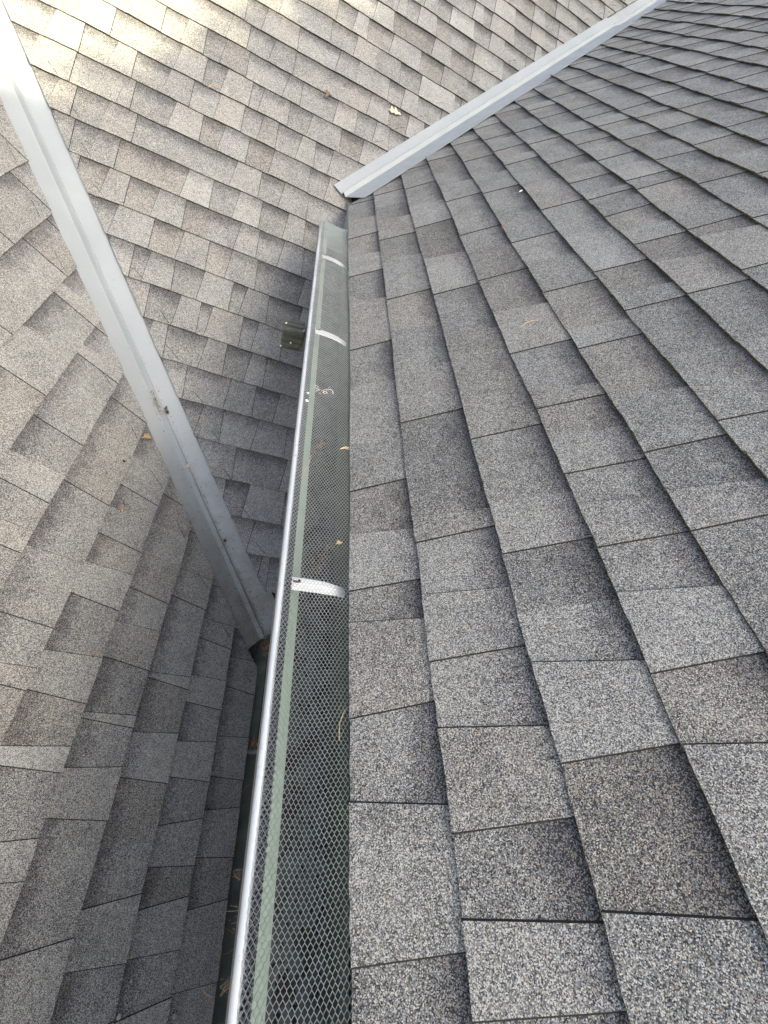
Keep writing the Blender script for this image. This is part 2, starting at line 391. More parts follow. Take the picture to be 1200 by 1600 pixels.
def snips(sl, lines, cline, side, seed, vmax):
    rr_ = random.Random(seed); a, b, c = cline
    for v in lines:
        if v > vmax or rr_.random() < .12: continue
        vs_ = v + rr_.uniform(.004, .012); off = rr_.uniform(.05, .085)
        # point on this course, off metres inside the kept side of the valley line
        u = (c + off - b * vs_) / a; L_ = rr_.uniform(.045, .075); du, dv = -a * L_, -b * L_
        du += rr_.uniform(-.01, .01); vv2 = vs_ + abs(dv) * .9 + .012
        p0, p1 = (u, vs_), (u + du, vv2)
        n_ = (p1[1] - p0[1], -(p1[0] - p0[0])); m_ = math.hypot(*n_); n_ = (n_[0] / m_ * .0009, n_[1] / m_ * .0009)
        q = [(p0[0] - n_[0], p0[1] - n_[1]), (p0[0] + n_[0], p0[1] + n_[1]), (p1[0] + n_[0], p1[1] + n_[1]), (p1[0] - n_[0], p1[1] - n_[1])]
        hh_ = lambda vq: .0119 - (vq - v) / EXP * .0064
        sl.mb.poly([sl.P(x, y, hh_(y)) for x, y in q], mi=2)
snips(slB, linB, cB1, 0, 5, 1.6); snips(slB, [v for v in linB if v > .05], cB2, 0, 6, 3); snips(slC, linC, cC, 0, 8, 2.0)
roofA = H(slA.mb.build('roof_slope', [M_SH, M_ED, M_JT])); roofA['label'] = 'grey shingled slope rising to the right of the near gutter'
roofB = H(slB.mb.build('roof_slope', [M_SH, M_ED, M_JT])); roofB['label'] = 'shingled slope between the two valleys, sunlit at its top left'
roofC = H(slC.mb.build('roof_slope', [M_SH, M_ED, M_JT])); roofC['label'] = 'shingled slope on the left running down to the lower gutter'

# decks under the shingles, and the far sides of the three roofs
dk = MB()
def deck(sl, poly, cl):
    for c in cl: poly = clip(poly, *c)
    pts = [sl.O + sl.U * u + sl.S * v + sl.N * (-.0125 - .005) for u, v in poly]
    dk.poly(pts)
c0 = lambda c: (c[0], c[1], c[2] - .09)
deck(slA, [(-2.2, .004), (7, .004), (7, 3.9), (-2.2, 3.9)], [line2(slA, V2P, V2D, 0, Vector((1, 0, 0)))])
deck(slC, [(-2.4, .004), (5.2, .004), (5.2, 3.6), (-2.4, 3.6)], [line2(slC, V1P, V1D, 0, Vector((-1, -1, -.3)))])
deck(slB, [(-4.5, -2.10), (.13, -2.10), (.13, 3.7), (-4.5, 3.7)], [line2(slB, V1P, V1D, 0, ptB)])
deck(slB, [(.13, -.2), (5, -.2), (5, 3.7), (.13, 3.7)], [line2(slB, V2P, V2D, 0, ptB)])
H(dk.build('roof_deck', M_UNDER))
bk = MB()
tA = OA + uA * 3.9; tC = OC + uC * 3.6; tB = OB + uB * 3.7
bk.poly([tA + E * -2.2, tA + E * 7, tA + E * 7 + Vector((3, 0, -2.1)), tA + E * -2.2 + Vector((3, 0, -2.1))])
bk.poly([tC + E * -2.4, tC + E * 5.2, tC + E * 5.2 + Vector((-3, 0, -2.3)), tC + E * -2.4 + Vector((-3, 0, -2.3))])
bk.poly([tB + XB * -5, tB + XB * 5, tB + XB * 5 + Vector((0, 3, -1.8)), tB + XB * -5 + Vector((0, 3, -1.8))])
far_side = H(bk.build('roof_back', M_SH))

# ------------------------------------------------------------------ valley flashings
def flashing(P, D, wa, wb, na, nb, wida, widb, t0, t1, lift, mat, rib=.021, riba=.012, tip=0.0):
    mb = MB(); bis = (na + nb).normalized()
    ext = 0 if tip else .03
    prof = [wa * (wida + .03) + na * .0, wa * riba + na * .0, bis * rib + wa * .0012, bis * rib + wb * .0012, wb * riba, wb * (widb + ext)]
    rr = random.Random(3); segs = max(2, int((t1 - t0) / .12)); prev = None
    for i in range(segs + 1):
        t = t0 + (t1 - t0) * i / segs
        row = [P + D * t + q + bis * (lift - .0165 + tip) + na * (.0003 * math.sin(t * 5 + j * 1.3)) for j, q in enumerate(prof)]
        if prev:
            for j in range(len(prof) - 1): mb.poly([prev[j], prev[j + 1], row[j + 1], row[j]])
        prev = row
    o = H(mb.build('valley_flashing', mat, weld=True, solid=.0012))
    return o
def perp(D, up, toward):
    v = up - D * up.dot(D); v = toward - D * toward.dot(D); return v.normalized()
def wing(n, D, toward):       # unit vector in the plane of normal n, square to D, pointing to 'toward'
    v = n.cross(D).normalized(); return v if v.dot(toward) > 0 else -v
f1a = wing(nB, V1D, Vector((1, 1, 0))); f1c = wing(nC, V1D, Vector((-1, -1, 0)))
f2a = wing(nA, V2D, Vector((1, -1, 0))); f2b = wing(nB, V2D, Vector((-1, 1, 0)))
def tz(P, D, z): return (z - P.z) / D.z
f = flashing(V1P, V1D, f1a, f1c, nB, nC, wB1, wC1, tz(V1P, V1D, -1.085), tz(V1P, V1D, 1.05), .004, M_FL); f['label'] = 'grime streaked grey valley flashing with a centre rib, ending at the lower gutter'
zj = 1.112
f = flashing(V2P, V2D, f2a, f2b, nA, nB, wA2, wB2, tz(V2P, V2D, -.018), tz(V2P, V2D, zj), .0045, M_FL2, tip=.015); f['label'] = 'clean pale grey valley flashing beside the far end of the near gutter'
f = flashing(V2P, V2D, f2a, f2b, nA, nB, wA2 + .001, wB2 + .001, tz(V2P, V2D, zj - .05), tz(V2P, V2D, 2.15), .0022, M_FL2); f['label'] = 'upper length of the pale valley flashing beyond the notched lap joint'

lapm = MB(); bz = (nA + nB).normalized()
for j_, (q0, q1) in enumerate((((f2b * (wB2 + .004)), (f2b * .012)), ((f2b * .012), bz * .0215), (bz * .0215, f2a * .012), (f2a * .012, f2a * (wA2 + .004)))):
    sh = (.0, .006, -.012, .0)[j_]; e_ = (.0, .02, -.004, .006)[j_]
    b0 = V2P + V2D * (tz(V2P, V2D, zj) + sh) + bz * -.0095; b1 = V2P + V2D * (tz(V2P, V2D, zj) + e_) + bz * -.0095
    lapm.poly([b0 + q0, b1 + q1, b1 + q1 + V2D * .007, b0 + q0 + V2D * .007])
o_ = H(lapm.build('lap_joint', M_SPECK, solid=.002)); o_['label'] = 'dark notched lap line across the far valley flashing'

# ------------------------------------------------------------------ gutters
def sweep(name, prof, y0, y1, mat, parent=None, solid=.0009, dy=.25, smooth=False, jit=0.0):
    mb = MB(); n = max(1, int((y1 - y0) / dy)); prev = None; rr = random.Random(5)
    for i in range(n + 1):
        y = y0 + (y1 - y0) * i / n; dx = jit * math.sin(y * 4.1 + 1) ; dz = jit * .8 * math.sin(y * 3.3)
        row = [Vector((x + dx, y, z + dz)) for x, z in prof]
        if prev:
            for j in range(len(prof) - 1): mb.poly([prev[j], row[j], row[j + 1], prev[j + 1]])
        prev = row
    return H(mb.build(name, mat, weld=True, solid=solid, smooth=smooth), parent)

def mesh_sheet(mb, prof, y0, y1, a=.0064, b=.0050, l=.0014, wd=.00080, x_off=0, y_off=0, skew=0.0, hth=.0008):
    """expanded metal: honeycomb of thin strands laid on the profile prof(s) -> (x, z), s in metres"""
    S, fn = prof
    def pt(s, y, n=0.0):
        x, z = fn(min(max(s, 0), S)); e_ = min(1, s / .02, (S - s) / .02 + .2)
        return (x + .0007 * math.sin(y * 23 + s * 60), y + y_off + .0016 * math.sin(s * 75 + y * 5.3) + .0008 * math.sin(y * 41), z + n + e_ * (.0013 * math.sin(y * 6.1 + 1) * math.sin(s * 26) + .0006 * math.sin(y * 19)))
    nx = int(S / a) + 1; ny = int((y1 - y0) / b) + 1
    def strand(p, q):
        # tent-shaped strand: two faces meeting on a raised centre line
        dx, dy = q[0] - p[0], q[1] - p[1]; L = math.hypot(dx, dy); ux, uy = -dy / L * wd / 2, dx / L * wd / 2
        A = pt(p[0], p[1], hth); Bq = pt(q[0], q[1], hth)
        mb.poly([pt(p[0] - ux, p[1] - uy), pt(q[0] - ux, q[1] - uy), Bq, A])
        mb.poly([A, Bq, pt(q[0] + ux, q[1] + uy), pt(p[0] + ux, p[1] + uy)])
    for r in range(ny):
        y = y0 + r * b; off = (r % 2) * a / 2 + x_off
        for i in range(nx + 1):
            x = i * a + off + skew * (y - y0)
            x = (x % (S + a))
            if x > S: continue
            # vertical bond, then the two slanted bonds above it
            p0, p1 = (x, y - l / 2), (x, y + l / 2)
            strand(p0, p1)
            h = b - l
            if x + a / 2 <= S: strand(p1, (x + a / 2, y + l / 2 + h))
            if x - a / 2 >= 0: strand(p1, (x - a / 2, y + l / 2 + h))

def polyprof(pts):
    L = [0]
    for i in range(1, len(pts)): L.append(L[-1] + math.dist(pts[i], pts[i - 1]))
    def fn(s):
        for i in range(1, len(pts)):
            if s <= L[i] or i == len(pts) - 1:
                t = (s - L[i - 1]) / (L[i] - L[i - 1]); return (pts[i - 1][0] + (pts[i][0] - pts[i - 1][0]) * t, pts[i - 1][1] + (pts[i][1] - pts[i - 1][1]) * t)
    return L[-1], fn

GY0, GY1 = -1.6, 2.02
# trough of the near gutter: one mesh, several finishes
def trough(name, segs, y0, y1, parent, mats, endcap, dy=.4):
    mb = MB(); n = int((y1 - y0) / dy)
    for i in range(n):
        a = y0 + (y1 - y0) * i / n; b = y0 + (y1 - y0) * (i + 1) / n
        for (x0, z0), (x1, z1), mi in segs: mb.poly([(x0, a, z0), (x0, b, z0), (x1, b, z1), (x1, a, z1)], mi=mi)
    for y in (y0, y1): mb.poly([(x, y, z) for x, z in endcap], mi=0)
    return mb
FZ = -.108
gut = empty('gutter', (0, 0, 0)); gut.parent = house; gut.matrix_parent_inverse = HINV
gut['label'] = 'near gutter with a white lip and silver mesh guard'
# inside faces
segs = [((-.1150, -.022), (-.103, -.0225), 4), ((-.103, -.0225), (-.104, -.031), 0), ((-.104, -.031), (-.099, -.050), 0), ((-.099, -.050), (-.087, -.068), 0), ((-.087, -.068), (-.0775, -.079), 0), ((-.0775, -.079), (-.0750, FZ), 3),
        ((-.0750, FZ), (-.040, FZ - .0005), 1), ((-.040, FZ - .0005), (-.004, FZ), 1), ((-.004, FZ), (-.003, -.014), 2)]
tb = trough('t', segs, GY0, GY1, gut, None, [(-.1150, -.024), (-.104, -.034), (-.087, -.068), (-.075, FZ), (-.004, FZ), (-.003, -.024)])
H(tb.build('trough', [M_GREEN, M_FLOOR, M_MOSSY, M_MOSSY, M_SPECK]), gut)
# outside skin and rolled lip
out = sweep('outer_face', [(-.1238, -.0235), (-.1235, -.046), (-.110, -.056), (-.100, -.072), (-.088, -.084), (-.084, -.104), (-.082, -.113), (-.001, -.113)], GY0, GY1, M_OUT, gut)
lip = sweep('lip', [(-.1242, -.0245), (-.1248, -.0215), (-.1240, -.0180), (-.1215, -.0162), (-.1185, -.0160), (-.1160, -.0175), (-.1150, -.0205)], GY0, GY1 + .002, M_LIP, gut, smooth=True, jit=.0006)
mb = MB()
for y, s in ((GY1, 1),):
    pts = [(-.1232, -.020), (-.1232, -.046), (-.109, -.057), (-.099, -.073), (-.0865, -.086), (-.082, -.112), (-.003, -.112), (-.002, -.020)]
    mb.poly([(x, y + .002, z) for x, z in pts]); mb.poly([(x, y + .0035, z) for x, z in pts][::-1])
    for i in range(len(pts)):
        j = (i + 1) % len(pts); mb.poly([(pts[i][0], y + .002, pts[i][1]), (pts[j][0], y + .002, pts[j][1]), (pts[j][0], y + .0035, pts[j][1]), (pts[i][0], y + .0035, pts[i][1])])
H(mb.build('end_cap', M_GREEN), gut)
# mesh guard
gm = MB()
pr = polyprof([(-.1175, -.0152), (-.095, -.0150), (-.055, -.0165), (-.015, -.0135), (.012, -.0075)])
mesh_sheet(gm, pr, -.75, GY1 - .01)
guard = H(gm.build('mesh_guard', M_MESH), gut)
gb = MB()
prb = polyprof([(-.1165, -.0178), (-.1030, -.0172)])
mesh_sheet(gb, prb, -.75, GY1 - .01, a=.0050, b=.0042, x_off=.0025, y_off=.0009)
prb2 = polyprof([(-.1165, -.0195), (-.1020, -.0190)])
mesh_sheet(gb, prb2, -.75, GY1 - .01, a=.0050, b=.0040, x_off=.0012, y_off=.0021, wd=.001)
fold = H(gb.build('folded_guard_edge', M_BAND), gut)
# hidden hangers
def hanger(y, w=.024, x0=-.116, x1=-.002, parent=gut, mat=M_STRAP, z0=-.0235, drop=.012):
    mb = MB(); n = 14; prev = None
    for i in range(n + 1):
        t = i / n; x = x0 + (x1 - x0) * t
        z = z0 - .001 - drop * max(0, (t - .45) / .55) ** 2
        ww = w * (1 - .25 * max(0, (t - .6) / .4))
        row = [Vector((x, y - ww / 2, z - .004)), Vector((x, y - ww / 2 + .003, z)), Vector((x, y - .002, z)), Vector((x, y, z + .0018)), Vector((x, y + .002, z)), Vector((x, y + ww / 2 - .003, z)), Vector((x, y + ww / 2, z - .004))]
        if prev:
            for j in range(6): mb.poly([prev[j], prev[j + 1], row[j + 1], row[j]])
        prev = row
    if parent is gut:
        mb.box((x0 + .022, y + .001, z0 + .0016), .011, .0028, .0012, mi=1); mb.box((x0 + .027, y + .003, z0 + .0016), .004, .004, .0014, mi=1)
    o = mb.build('hanger', [mat, M_SPECK], weld=True, solid=.0012, smooth=False); H(o, parent)
    return o
for y in (.335, 1.165, 1.70, -.48): hanger(y)
# outlet in the floor
mb = MB(); n = 28; oc = Vector((-.038, 1.560, FZ + .002))
ring = lambda r, z: [oc + Vector((r * math.cos(2 * math.pi * i / n) * .85, r * math.sin(2 * math.pi * i / n) * 1.15, z)) for i in range(n)]
rs = [ring(.036, 0), ring(.033, .002), ring(.029, .001), ring(.027, -.012)]
for a_, b_ in zip(rs, rs[1:]):
    for i in range(n): mb.poly([a_[i], a_[(i + 1) % n], b_[(i + 1) % n], b_[i]])
mb.poly(rs[-1])
H(mb.build('outlet', M_SPECK, weld=True, smooth=True), gut)

# lower gutter (under the left slope's eave), mirrored
GZ = -1.092
low = empty('gutter', (0, 0, 0)); low.parent = house; low.matrix_parent_inverse = HINV
low['label'] = 'dark green lower gutter in the gap under the near gutter'
segs = [((-.036, GZ - .01), (-.036, GZ - .085), 0), ((-.036, GZ - .085), (.040, GZ - .085), 0), ((.040, GZ - .085), (.044, GZ - .05), 0), ((.044, GZ - .05), (.070, GZ - .02), 0), ((.070, GZ - .02), (.090, GZ - .006), 0)]
tb = trough('t', segs, -1.6, .655, low, None, [(-.036, GZ - .01), (-.036, GZ - .085), (.040, GZ - .085), (.044, GZ - .05), (.090, GZ - .006)], dy=.3)
H(tb.build('trough', M_DKGREEN), low)
sweep('lip', [(.087, GZ - .006), (.091, GZ - .002), (.096, GZ - .004), (.097, GZ - .015), (.090, GZ - .030)], -1.6, .66, M_OUT, low, smooth=True)
gm = MB(); pr = polyprof([(-.030, GZ - .012), (.030, GZ - .020), (.088, GZ - .008)])
mesh_sheet(gm, pr, -.70, .205, wd=.0007)
H(gm.build('mesh_guard', M_MESHD), low)
for y in (.222, -.42): hanger(y, .016, .088, -.034, low, M_OUT, GZ - .008, .006)
# seam line of the lower trough
mb = MB()
mb.box((.022, .42, GZ - .0835), .0025, .40, .002)
H(mb.build('sealant_bead', M_SPECK), low)

# ------------------------------------------------------------------ fascias, walls
def wallbox(name, x0, x1, y0, y1, z0, z1, mat, lab=None):
    mb = MB(); mb.box(((x0 + x1) / 2, (y0 + y1) / 2, (z0 + z1) / 2), x1 - x0, y1 - y0, z1 - z0); o = H(mb.build(name, mat))
    if lab: o['label'] = lab
    return o
wallbox('fascia', .0015, .020, -2.2, 2.40, -.150, -.018, M_TRIM)
wallbox('soffit', .0205, .135, -2.2, 2.3, -.149, -.140, M_TRIM)
wallbox('wall', .136, .26, -2.2, 6.9, -4.0, -.1395, M_SIDING)
wallbox('fascia', -.060, -.0385, -2.4, .66, -1.21, -1.098, M_TRIM)
wallbox('soffit', -.34, -.0605, -2.4, .66, -1.209, -1.200, M_TRIM)
wallbox('wall', -.46, -.341, -2.4, .62, -4.0, -1.190, M_SIDING)
wallbox('wall', -.34, .135, .66, .78, -4.0, -1.125, M_SIDING)
def gable(y, O, S, smax, z0, sgn):
    mb = MB(); t = O + S * smax
    a = [(O.x + sgn * .15, y, O.z - .05), (t.x, y, t.z - .03), (t.x + sgn * 2.6, y, t.z - 1.9), (t.x + sgn * 2.6, y, z0), (O.x + sgn * .15, y, z0)]
    mb.poly(a); mb.poly([(p[0], p[1] + .1, p[2]) for p in a][::-1])
    H(mb.build('gable_wall', M_SIDING))
gable(-2.1, OA, uA, 3.9, -4, 1); gable(-2.3, OC, uC, 3.6, -4, -1)

# ------------------------------------------------------------------ downspout stub
dsp = empty('downspout', (0, 0, 0)); dsp.parent = house; dsp.matrix_parent_inverse = HINV
dsp['label'] = 'short ribbed olive downspout elbow poking out to the left of the near gutter'
def ribbed(name, x0, x1, yc, zc, wy, wz, amp, mat, tilt=0.0, nrib=5):
    mb = MB(); pts = []
    def side(p, q, k, nx, nz):
        m = 44 if k else 16
        for i in range(m):
            t = i / m; bmp = -amp * max(0, math.sin(t * math.pi * 2 * k)) ** .6 if k else 0
            pts.append((p[0] + (q[0] - p[0]) * t + nx * bmp, p[1] + (q[1] - p[1]) * t + nz * bmp))
    hy, hz = wy / 2, wz / 2
    side((-hy, hz), (hy, hz), 3, 0, 1); side((hy, hz), (hy, -hz), 2, 1, 0); side((hy, -hz), (-hy, -hz), 3, 0, -1); side((-hy, -hz), (-hy, hz), 3, -1, 0)
    prev = None
    for i, x in enumerate((x0, x0 + .002, x1)):
        kk = .93 if i == 0 else 1.0
        row = [Vector((x, yc + p[0] * kk, zc + p[1] * kk - tilt * (x1 - x))) for p in pts]
        if prev:
            for j in range(len(pts)): mb.poly([prev[j], prev[(j + 1) % len(pts)], row[(j + 1) % len(pts)], row[j]])
        prev = row
    return H(mb.build(name, mat, weld=True, solid=.0010), dsp)
ribbed('elbow', -.184, -.112, 1.452, -.226, .086, .072, .010, M_PIPE, tilt=.12)
ribbed('sleeve', -.108, -.040, 1.452, -.222, .078, .064, .0035, M_OUT, tilt=.1)
mb = MB(); mb.box((-.045, 1.49, -.160), .055, .070, .085); H(mb.build('drop_outlet', M_OUT), dsp)
for p in ((-.179, 1.455, -.196), (-.114, 1.430, -.188), (-.182, 1.408, -.262), (-.150, 1.408, -.238)):
    mb = MB(); mb.tube([Vector(p), Vector(p) + Vector((0, -.0035, .003))], .0032, 8); H(mb.build('screw', M_SCREW), dsp)

# ------------------------------------------------------------------ loose litter (every bit is a thing of its own)
def onslope(sl, p, lift=.0145):
    u, v = sl.uv(p); return sl.O + sl.U * u + sl.S * v + sl.N * (lift - TOP)
def finish(mb, name, mat, at, label, cat, group=None, smooth=True):
    c = Vector(at); mb.v = [tuple(Vector(v) - c) for v in mb.v]
    o = mb.build(name, mat, weld=True, smooth=smooth); o.location = c; tag(o, label, cat, group); return o
def curve_pts(c, a, b, length, bend, rr, n=9, bow=.004, nrm=Vector((0, 0, 1))):
    out = []
    for i in range(n):
        t = i / (n - 1) - .5
        out.append(c + a * (t * length) + b * (bend * (1 - 4 * t * t)) + nrm * (bow * (1 - 4 * t * t)) + Vector((rr.uniform(-1, 1), rr.uniform(-1, 1), rr.uniform(-1, 1))) * .0004)
    return out
def needle(sl, p, ang, length, bend, label, mat=M_NEEDLE, rad=.0008, fork=False, nm='pine_needle', cat='pine needle'):
    rr = random.Random(int(abs(p[0]) * 9999)); c = onslope(sl, p)
    a = sl.U * math.cos(ang) + sl.S * math.sin(ang); b = sl.N.cross(a)
    mb = MB(); pts = curve_pts(c, a, b, length, bend, rr, nrm=sl.N)
    mb.tube(pts, [rad * (.5 + .5 * math.sin(math.pi * (i + 1) / (len(pts) + 1))) for i in range(len(pts))], 5)
    if fork:
        q = [pts[0] + (x - pts[0]) * .92 + b * (length * .28 * i / 8) for i, x in enumerate(pts)]
        mb.tube(q, rad * .8, 5)
    return finish(mb, nm, mat, c, label, cat, 'dry needles scattered on the roof')
needle(slB, (-.172, 1.623, -.499), 1.9, .045, .010, 'reddish curved needle on dark shingles just below the downspout stub', M_NEEDLE)
needle(slB, (-.218, 1.618, -.503), 1.35, .042, -.010, 'pale curved needle left of the reddish one below the downspout stub', M_NEEDLE2)
needle(slB, (-.345, 1.519, -.563), 1.5, .050, .006, 'forked needle with a pale tip on the middle slope, left of the gutter', M_NEEDLE2, fork=True)
needle(slB, (-.330, 1.211, -.743), 1.0, .060, .006, 'V shaped pale needle at the right edge of the left valley flashing', M_NEEDLE2, fork=True)
needle(slB, (-.035, 1.207, -.742), 1.2, .055, .012, 'thin needle arc on dark shingles against the gutter lip', M_NEEDLE2)
needle(slB, (-.666, 2.642, .095), .5, .060, .012, 'pair of pinkish needles high on the middle slope between the valleys', M_NEEDLE2, fork=True)
needle(slB, (-.924, 2.243, -.142), .1, .050, -.012, 'faint pinkish needle on light shingles near the left valley flashing', M_NEEDLE2)
needle(slB, (-.10, 2.62, .087), .2, .040, .003, 'short pale needle above the lower end of the far valley flashing', M_NEEDLE2)
needle(slA, (.385, .985, .279), -.15 + 1.45, .050, .005, 'orange tan needle lying flat across a shingle mid right slope', M_NEEDLE2, rad=.0011)
needle(slA, (.455, 1.594, .324), 1.0, .050, .004, 'orange needle at a shingle butt on the right slope, below the white dropping', M_NEEDLE)
needle(slC, (-.371, .955, -.815), -.6, .055, .004, 'pinkish twig poking out from under the left valley flashing', M_NEEDLE, rad=.0013)
needle(slC, (-.562, .855, -.669), .4, .030, .004, 'small orange twig on light shingles of the left slope', M_NEEDLE, rad=.0012, fork=True)
needle(slC, (-.500, .409, -.716), 1.3, .025, .003, 'tiny rusty twig at a shingle edge on the left slope', M_NEEDLE, rad=.0012)
needle(slC, (-.104, -.060, -1.018), .75, .050, .006, 'single curved needle on dark shingles beside the lower gutter', M_NEEDLE2)
needle(slC, (-.045, -.330, -1.06), 1.1, .060, .006, 'bleached twig reaching from the last shingles over the lower gutter', M_NEEDLE2, rad=.0012)
def flatneedle(c, a, length, bend, label, mat, rad=.0007, fork=False, grp='bits caught on the gutter mesh', nm='pine_needle', cat='pine needle'):
    rr = random.Random(int(c[1] * 999)); c = Vector(c); a = Vector(a).normalized(); b = Vector((-a.y, a.x, 0)); mb = MB()
    pts = curve_pts(c, a, b, length, bend, rr, bow=.002); mb.tube(pts, rad, 5)
    if fork: mb.tube([p + b * (length * .3 * i / 8) for i, p in enumerate(pts)], rad, 5)
    return finish(mb, nm, mat, c, label, cat, grp)
flatneedle((-.012, .674, -.0085), (1, .15, 0), .026, .003, 'tan twig on the mesh touching the shingle edge', M_NEEDLE2, .0014, True)
flatneedle((-.100, .600, -.0125), (.35, 1, 0), .075, -.006, 'long tan needle lying along the folded mesh edge', M_NEEDLE2)
flatneedle((-.095, 1.624, -.012), (.35, 1, 0), .050, .004, 'orange needle beside the farthest white bracket', M_NEEDLE)
flatneedle((-.050, 1.50, -.012), (-.2, 1, 0), .060, .010, 'pale hooked needle on the mesh beyond the dark outlet', M_NEEDLE2)
flatneedle((-.012, .115, -.0095), (.25, 1, 0), .045, .006, 'fine bleached thread on the mesh near the shingle edge', M_NEEDLE2, .0005)
def leaf(c, n, size, ang, label, mat, nm='leaf', cat='leaf', lobes=4, curl=.25, group=None, depth=.5):
    n = Vector(n).normalized(); a = n.cross(Vector((0, 1, .2))).normalized(); a = Matrix.Rotation(ang, 3, n) @ a; b = n.cross(a)
    mb = MB(); c = Vector(c); L = size; K = 24; rows = []
    for i in range(K + 1):
        t = i / K; x = (t - .5) * L
        env = math.sin(math.pi * min(1, t * 1.05 + .02)) ** .7
        lob = (1 - depth) + depth * abs(math.cos(lobes * math.pi * t))
        hw = max(.0006, L * .34 * env * lob)
        if t > .93: hw = .0008
        row = []
        for s in (-1, -.5, 0, .5, 1):
            z = curl * (s * s) * hw * 1.3 + .12 * L * math.sin(t * math.pi) * curl + .001
            row.append(c + a * (x + s * s * .15 * hw * 3) + b * (s * hw) + n * z)
        rows.append(row)
    for r0, r1 in zip(rows, rows[1:]):
        for j in range(4): mb.poly([r0[j], r0[j + 1], r1[j + 1], r1[j]])
    mb.tube([c + a * (L * .42) + n * .001, c + a * (L * .62) + n * .002], .0006, 5)
    o = finish(mb, nm, mat, c, label, cat, group, smooth=True); return o
leaf(onslope(slB, (.151, 2.962, .292)), nB, .070, .15, 'bleached oak leaf with pointed lobes near the far valley flashing', M_LEAF, 'oak_leaf', 'leaf', 3, .2, depth=.75)
leaf(onslope(slB, (-.190, 2.863, .230)), nB, .040, 1.0, 'brown curled leaf high on the middle slope', M_LEAFB, 'dead_leaf', 'leaf', 2, 1.1)
leaf(onslope(slC, (-.579, 1.174, -.657)), nC, .040, .6, 'tan crumpled leaf just left of the left valley flashing', M_LEAFT, 'dead_leaf', 'leaf', 3, .8)
rb = V1P + V1D * tz(V1P, V1D, -.7655)
leaf(rb + (nB + nC).normalized() * .014 + f1c * .006, nC, .026, 1.2, 'small yellow leaf scrap on the rib of the left valley flashing', M_LEAF, 'leaf_scrap', 'leaf', 2, .4)
leaf(onslope(slC, (-.128, .630, -.999)), nC, .020, .9, 'tiny tan leaf scrap by the bottom of the left valley flashing', M_LEAFT, 'leaf_scrap', 'leaf', 2, .6)
leaf((-.0235, .419, -.0085), (0, 0, 1), .015, .4, 'small tan leaf scrap on the mesh beyond the nearest white bracket', M_LEAFT, 'leaf_scrap', 'leaf', 2, .5)
def clump(c, rad, n, label, mats, seed, flat=.5, grp=None, length=.03, nm='debris_clump', cat='debris', nrm=Vector((0, 0, 1)), stretch=None):
    rr = random.Random(seed); c = Vector(c); mb = MB()
    for i in range(n):
        d = Vector((rr.gauss(0, 1), rr.gauss(0, 1), rr.gauss(0, 1))) * rad * .42; d -= nrm * d.dot(nrm) * (1 - flat)
        if stretch: d += stretch * rr.uniform(-1, 1)
        a = Vector((rr.uniform(-1, 1), rr.uniform(-1, 1), rr.uniform(-.4, .5))).normalized()
        if rr.random() < .6:
            mb_pts = curve_pts(c + d, a, a.orthogonal().normalized(), length * rr.uniform(.4, 1.1), rr.uniform(-.006, .006), rr, 6)
            k = len(mb.f); mb.tube(mb_pts, rr.uniform(.0004, .0008), 4, mi=0 if rr.random() < .7 else 1)
        else:
            b = a.orthogonal().normalized(); q = rr.uniform(.002, .005); e = a.cross(b); w_ = q * rr.uniform(.3, .7)
            P = [c + d + a * q, c + d + b * w_, c + d - a * q, c + d - b * w_]; Q = [p + e * .0008 for p in P]
            mb.poly(P, mi=1); mb.poly(Q[::-1], mi=1)
    return finish(mb, nm, mats, c, label, cat, grp, smooth=False)
W = [M_NEEDLE, M_DEBRIS]; W2 = [M_NEEDLE2, M_NEEDLE]
clump((.006, .585, -1.066), .028, 110, 'dark pile of needles plugging the foot of the left valley flashing', [M_NEEDLE, M_DEBRIS], 1, .8, length=.035, stretch=Vector((.012, .02, 0)))
clump((-.004, .250, -1.098), .020, 55, 'rusty needle tuft lodged on the bracket of the lower gutter', W, 2, .7, length=.022)
clump((-.004, -.105, -1.098), .016, 12, 'thin ring of orange needles on the lower gutter mesh', [M_NEEDLE2, M_NEEDLE], 3, .4, length=.040)
clump((.006, -.205, -1.098), .018, 9, 'straggling orange needles on the lower gutter mesh, nearer than the ring', [M_NEEDLE2, M_NEEDLE], 4, .4, length=.055, stretch=Vector((0, .025, 0)))
flatneedle((-.010, .10, -1.096), (.5, 1, 0), .05, .008, 'lone orange needle on the lower gutter mesh, above the orange ring', M_NEEDLE2, .0006, False, 'needles on the lower gutter')
flatneedle((.004, -.262, -1.094), (1, .5, 0), .045, -.006, 'orange needle across the lower gutter between the stragglers and the ball', M_NEEDLE, .0006, False, 'needles on the lower gutter')
clump((.002, -.330, -1.090), .014, 30, 'tight ball of needles on the lower gutter near the bottom of the photo', W2, 5, .7, length=.024)
bis1 = (nB + nC).normalized()
def on_v1(z, off, h=.004): return V1P + V1D * tz(V1P, V1D, z) + off + bis1 * h
clump(on_v1(-.652, f1c * .012, .010), .009, 34, 'brown needle trail on the left side of the flashing rib', W, 6, .4, length=.024, stretch=V1D * .045)
clump(on_v1(-.668, f1a * .014, .004), .007, 40, 'brown crumbly clump on the right side of the flashing rib', [M_DEBRIS, M_DEBRIS], 7, .5, length=.008, stretch=V1D * .012)
clump(on_v1(-.905, f1a * .016, .004), .004, 26, 'small dark clump lower down against the flashing rib', [M_DEBRIS, M_DEBRIS], 8, .6, length=.010, stretch=V1D * .004)
clump((-.069, .870, -.0105), .018, 16, 'whitish fluff snagged on the mesh between two brackets', [M_DROP, M_NEEDLE2], 9, .2, length=.018, stretch=Vector((.014, 0, 0)), nm='fluff', cat='fluff')
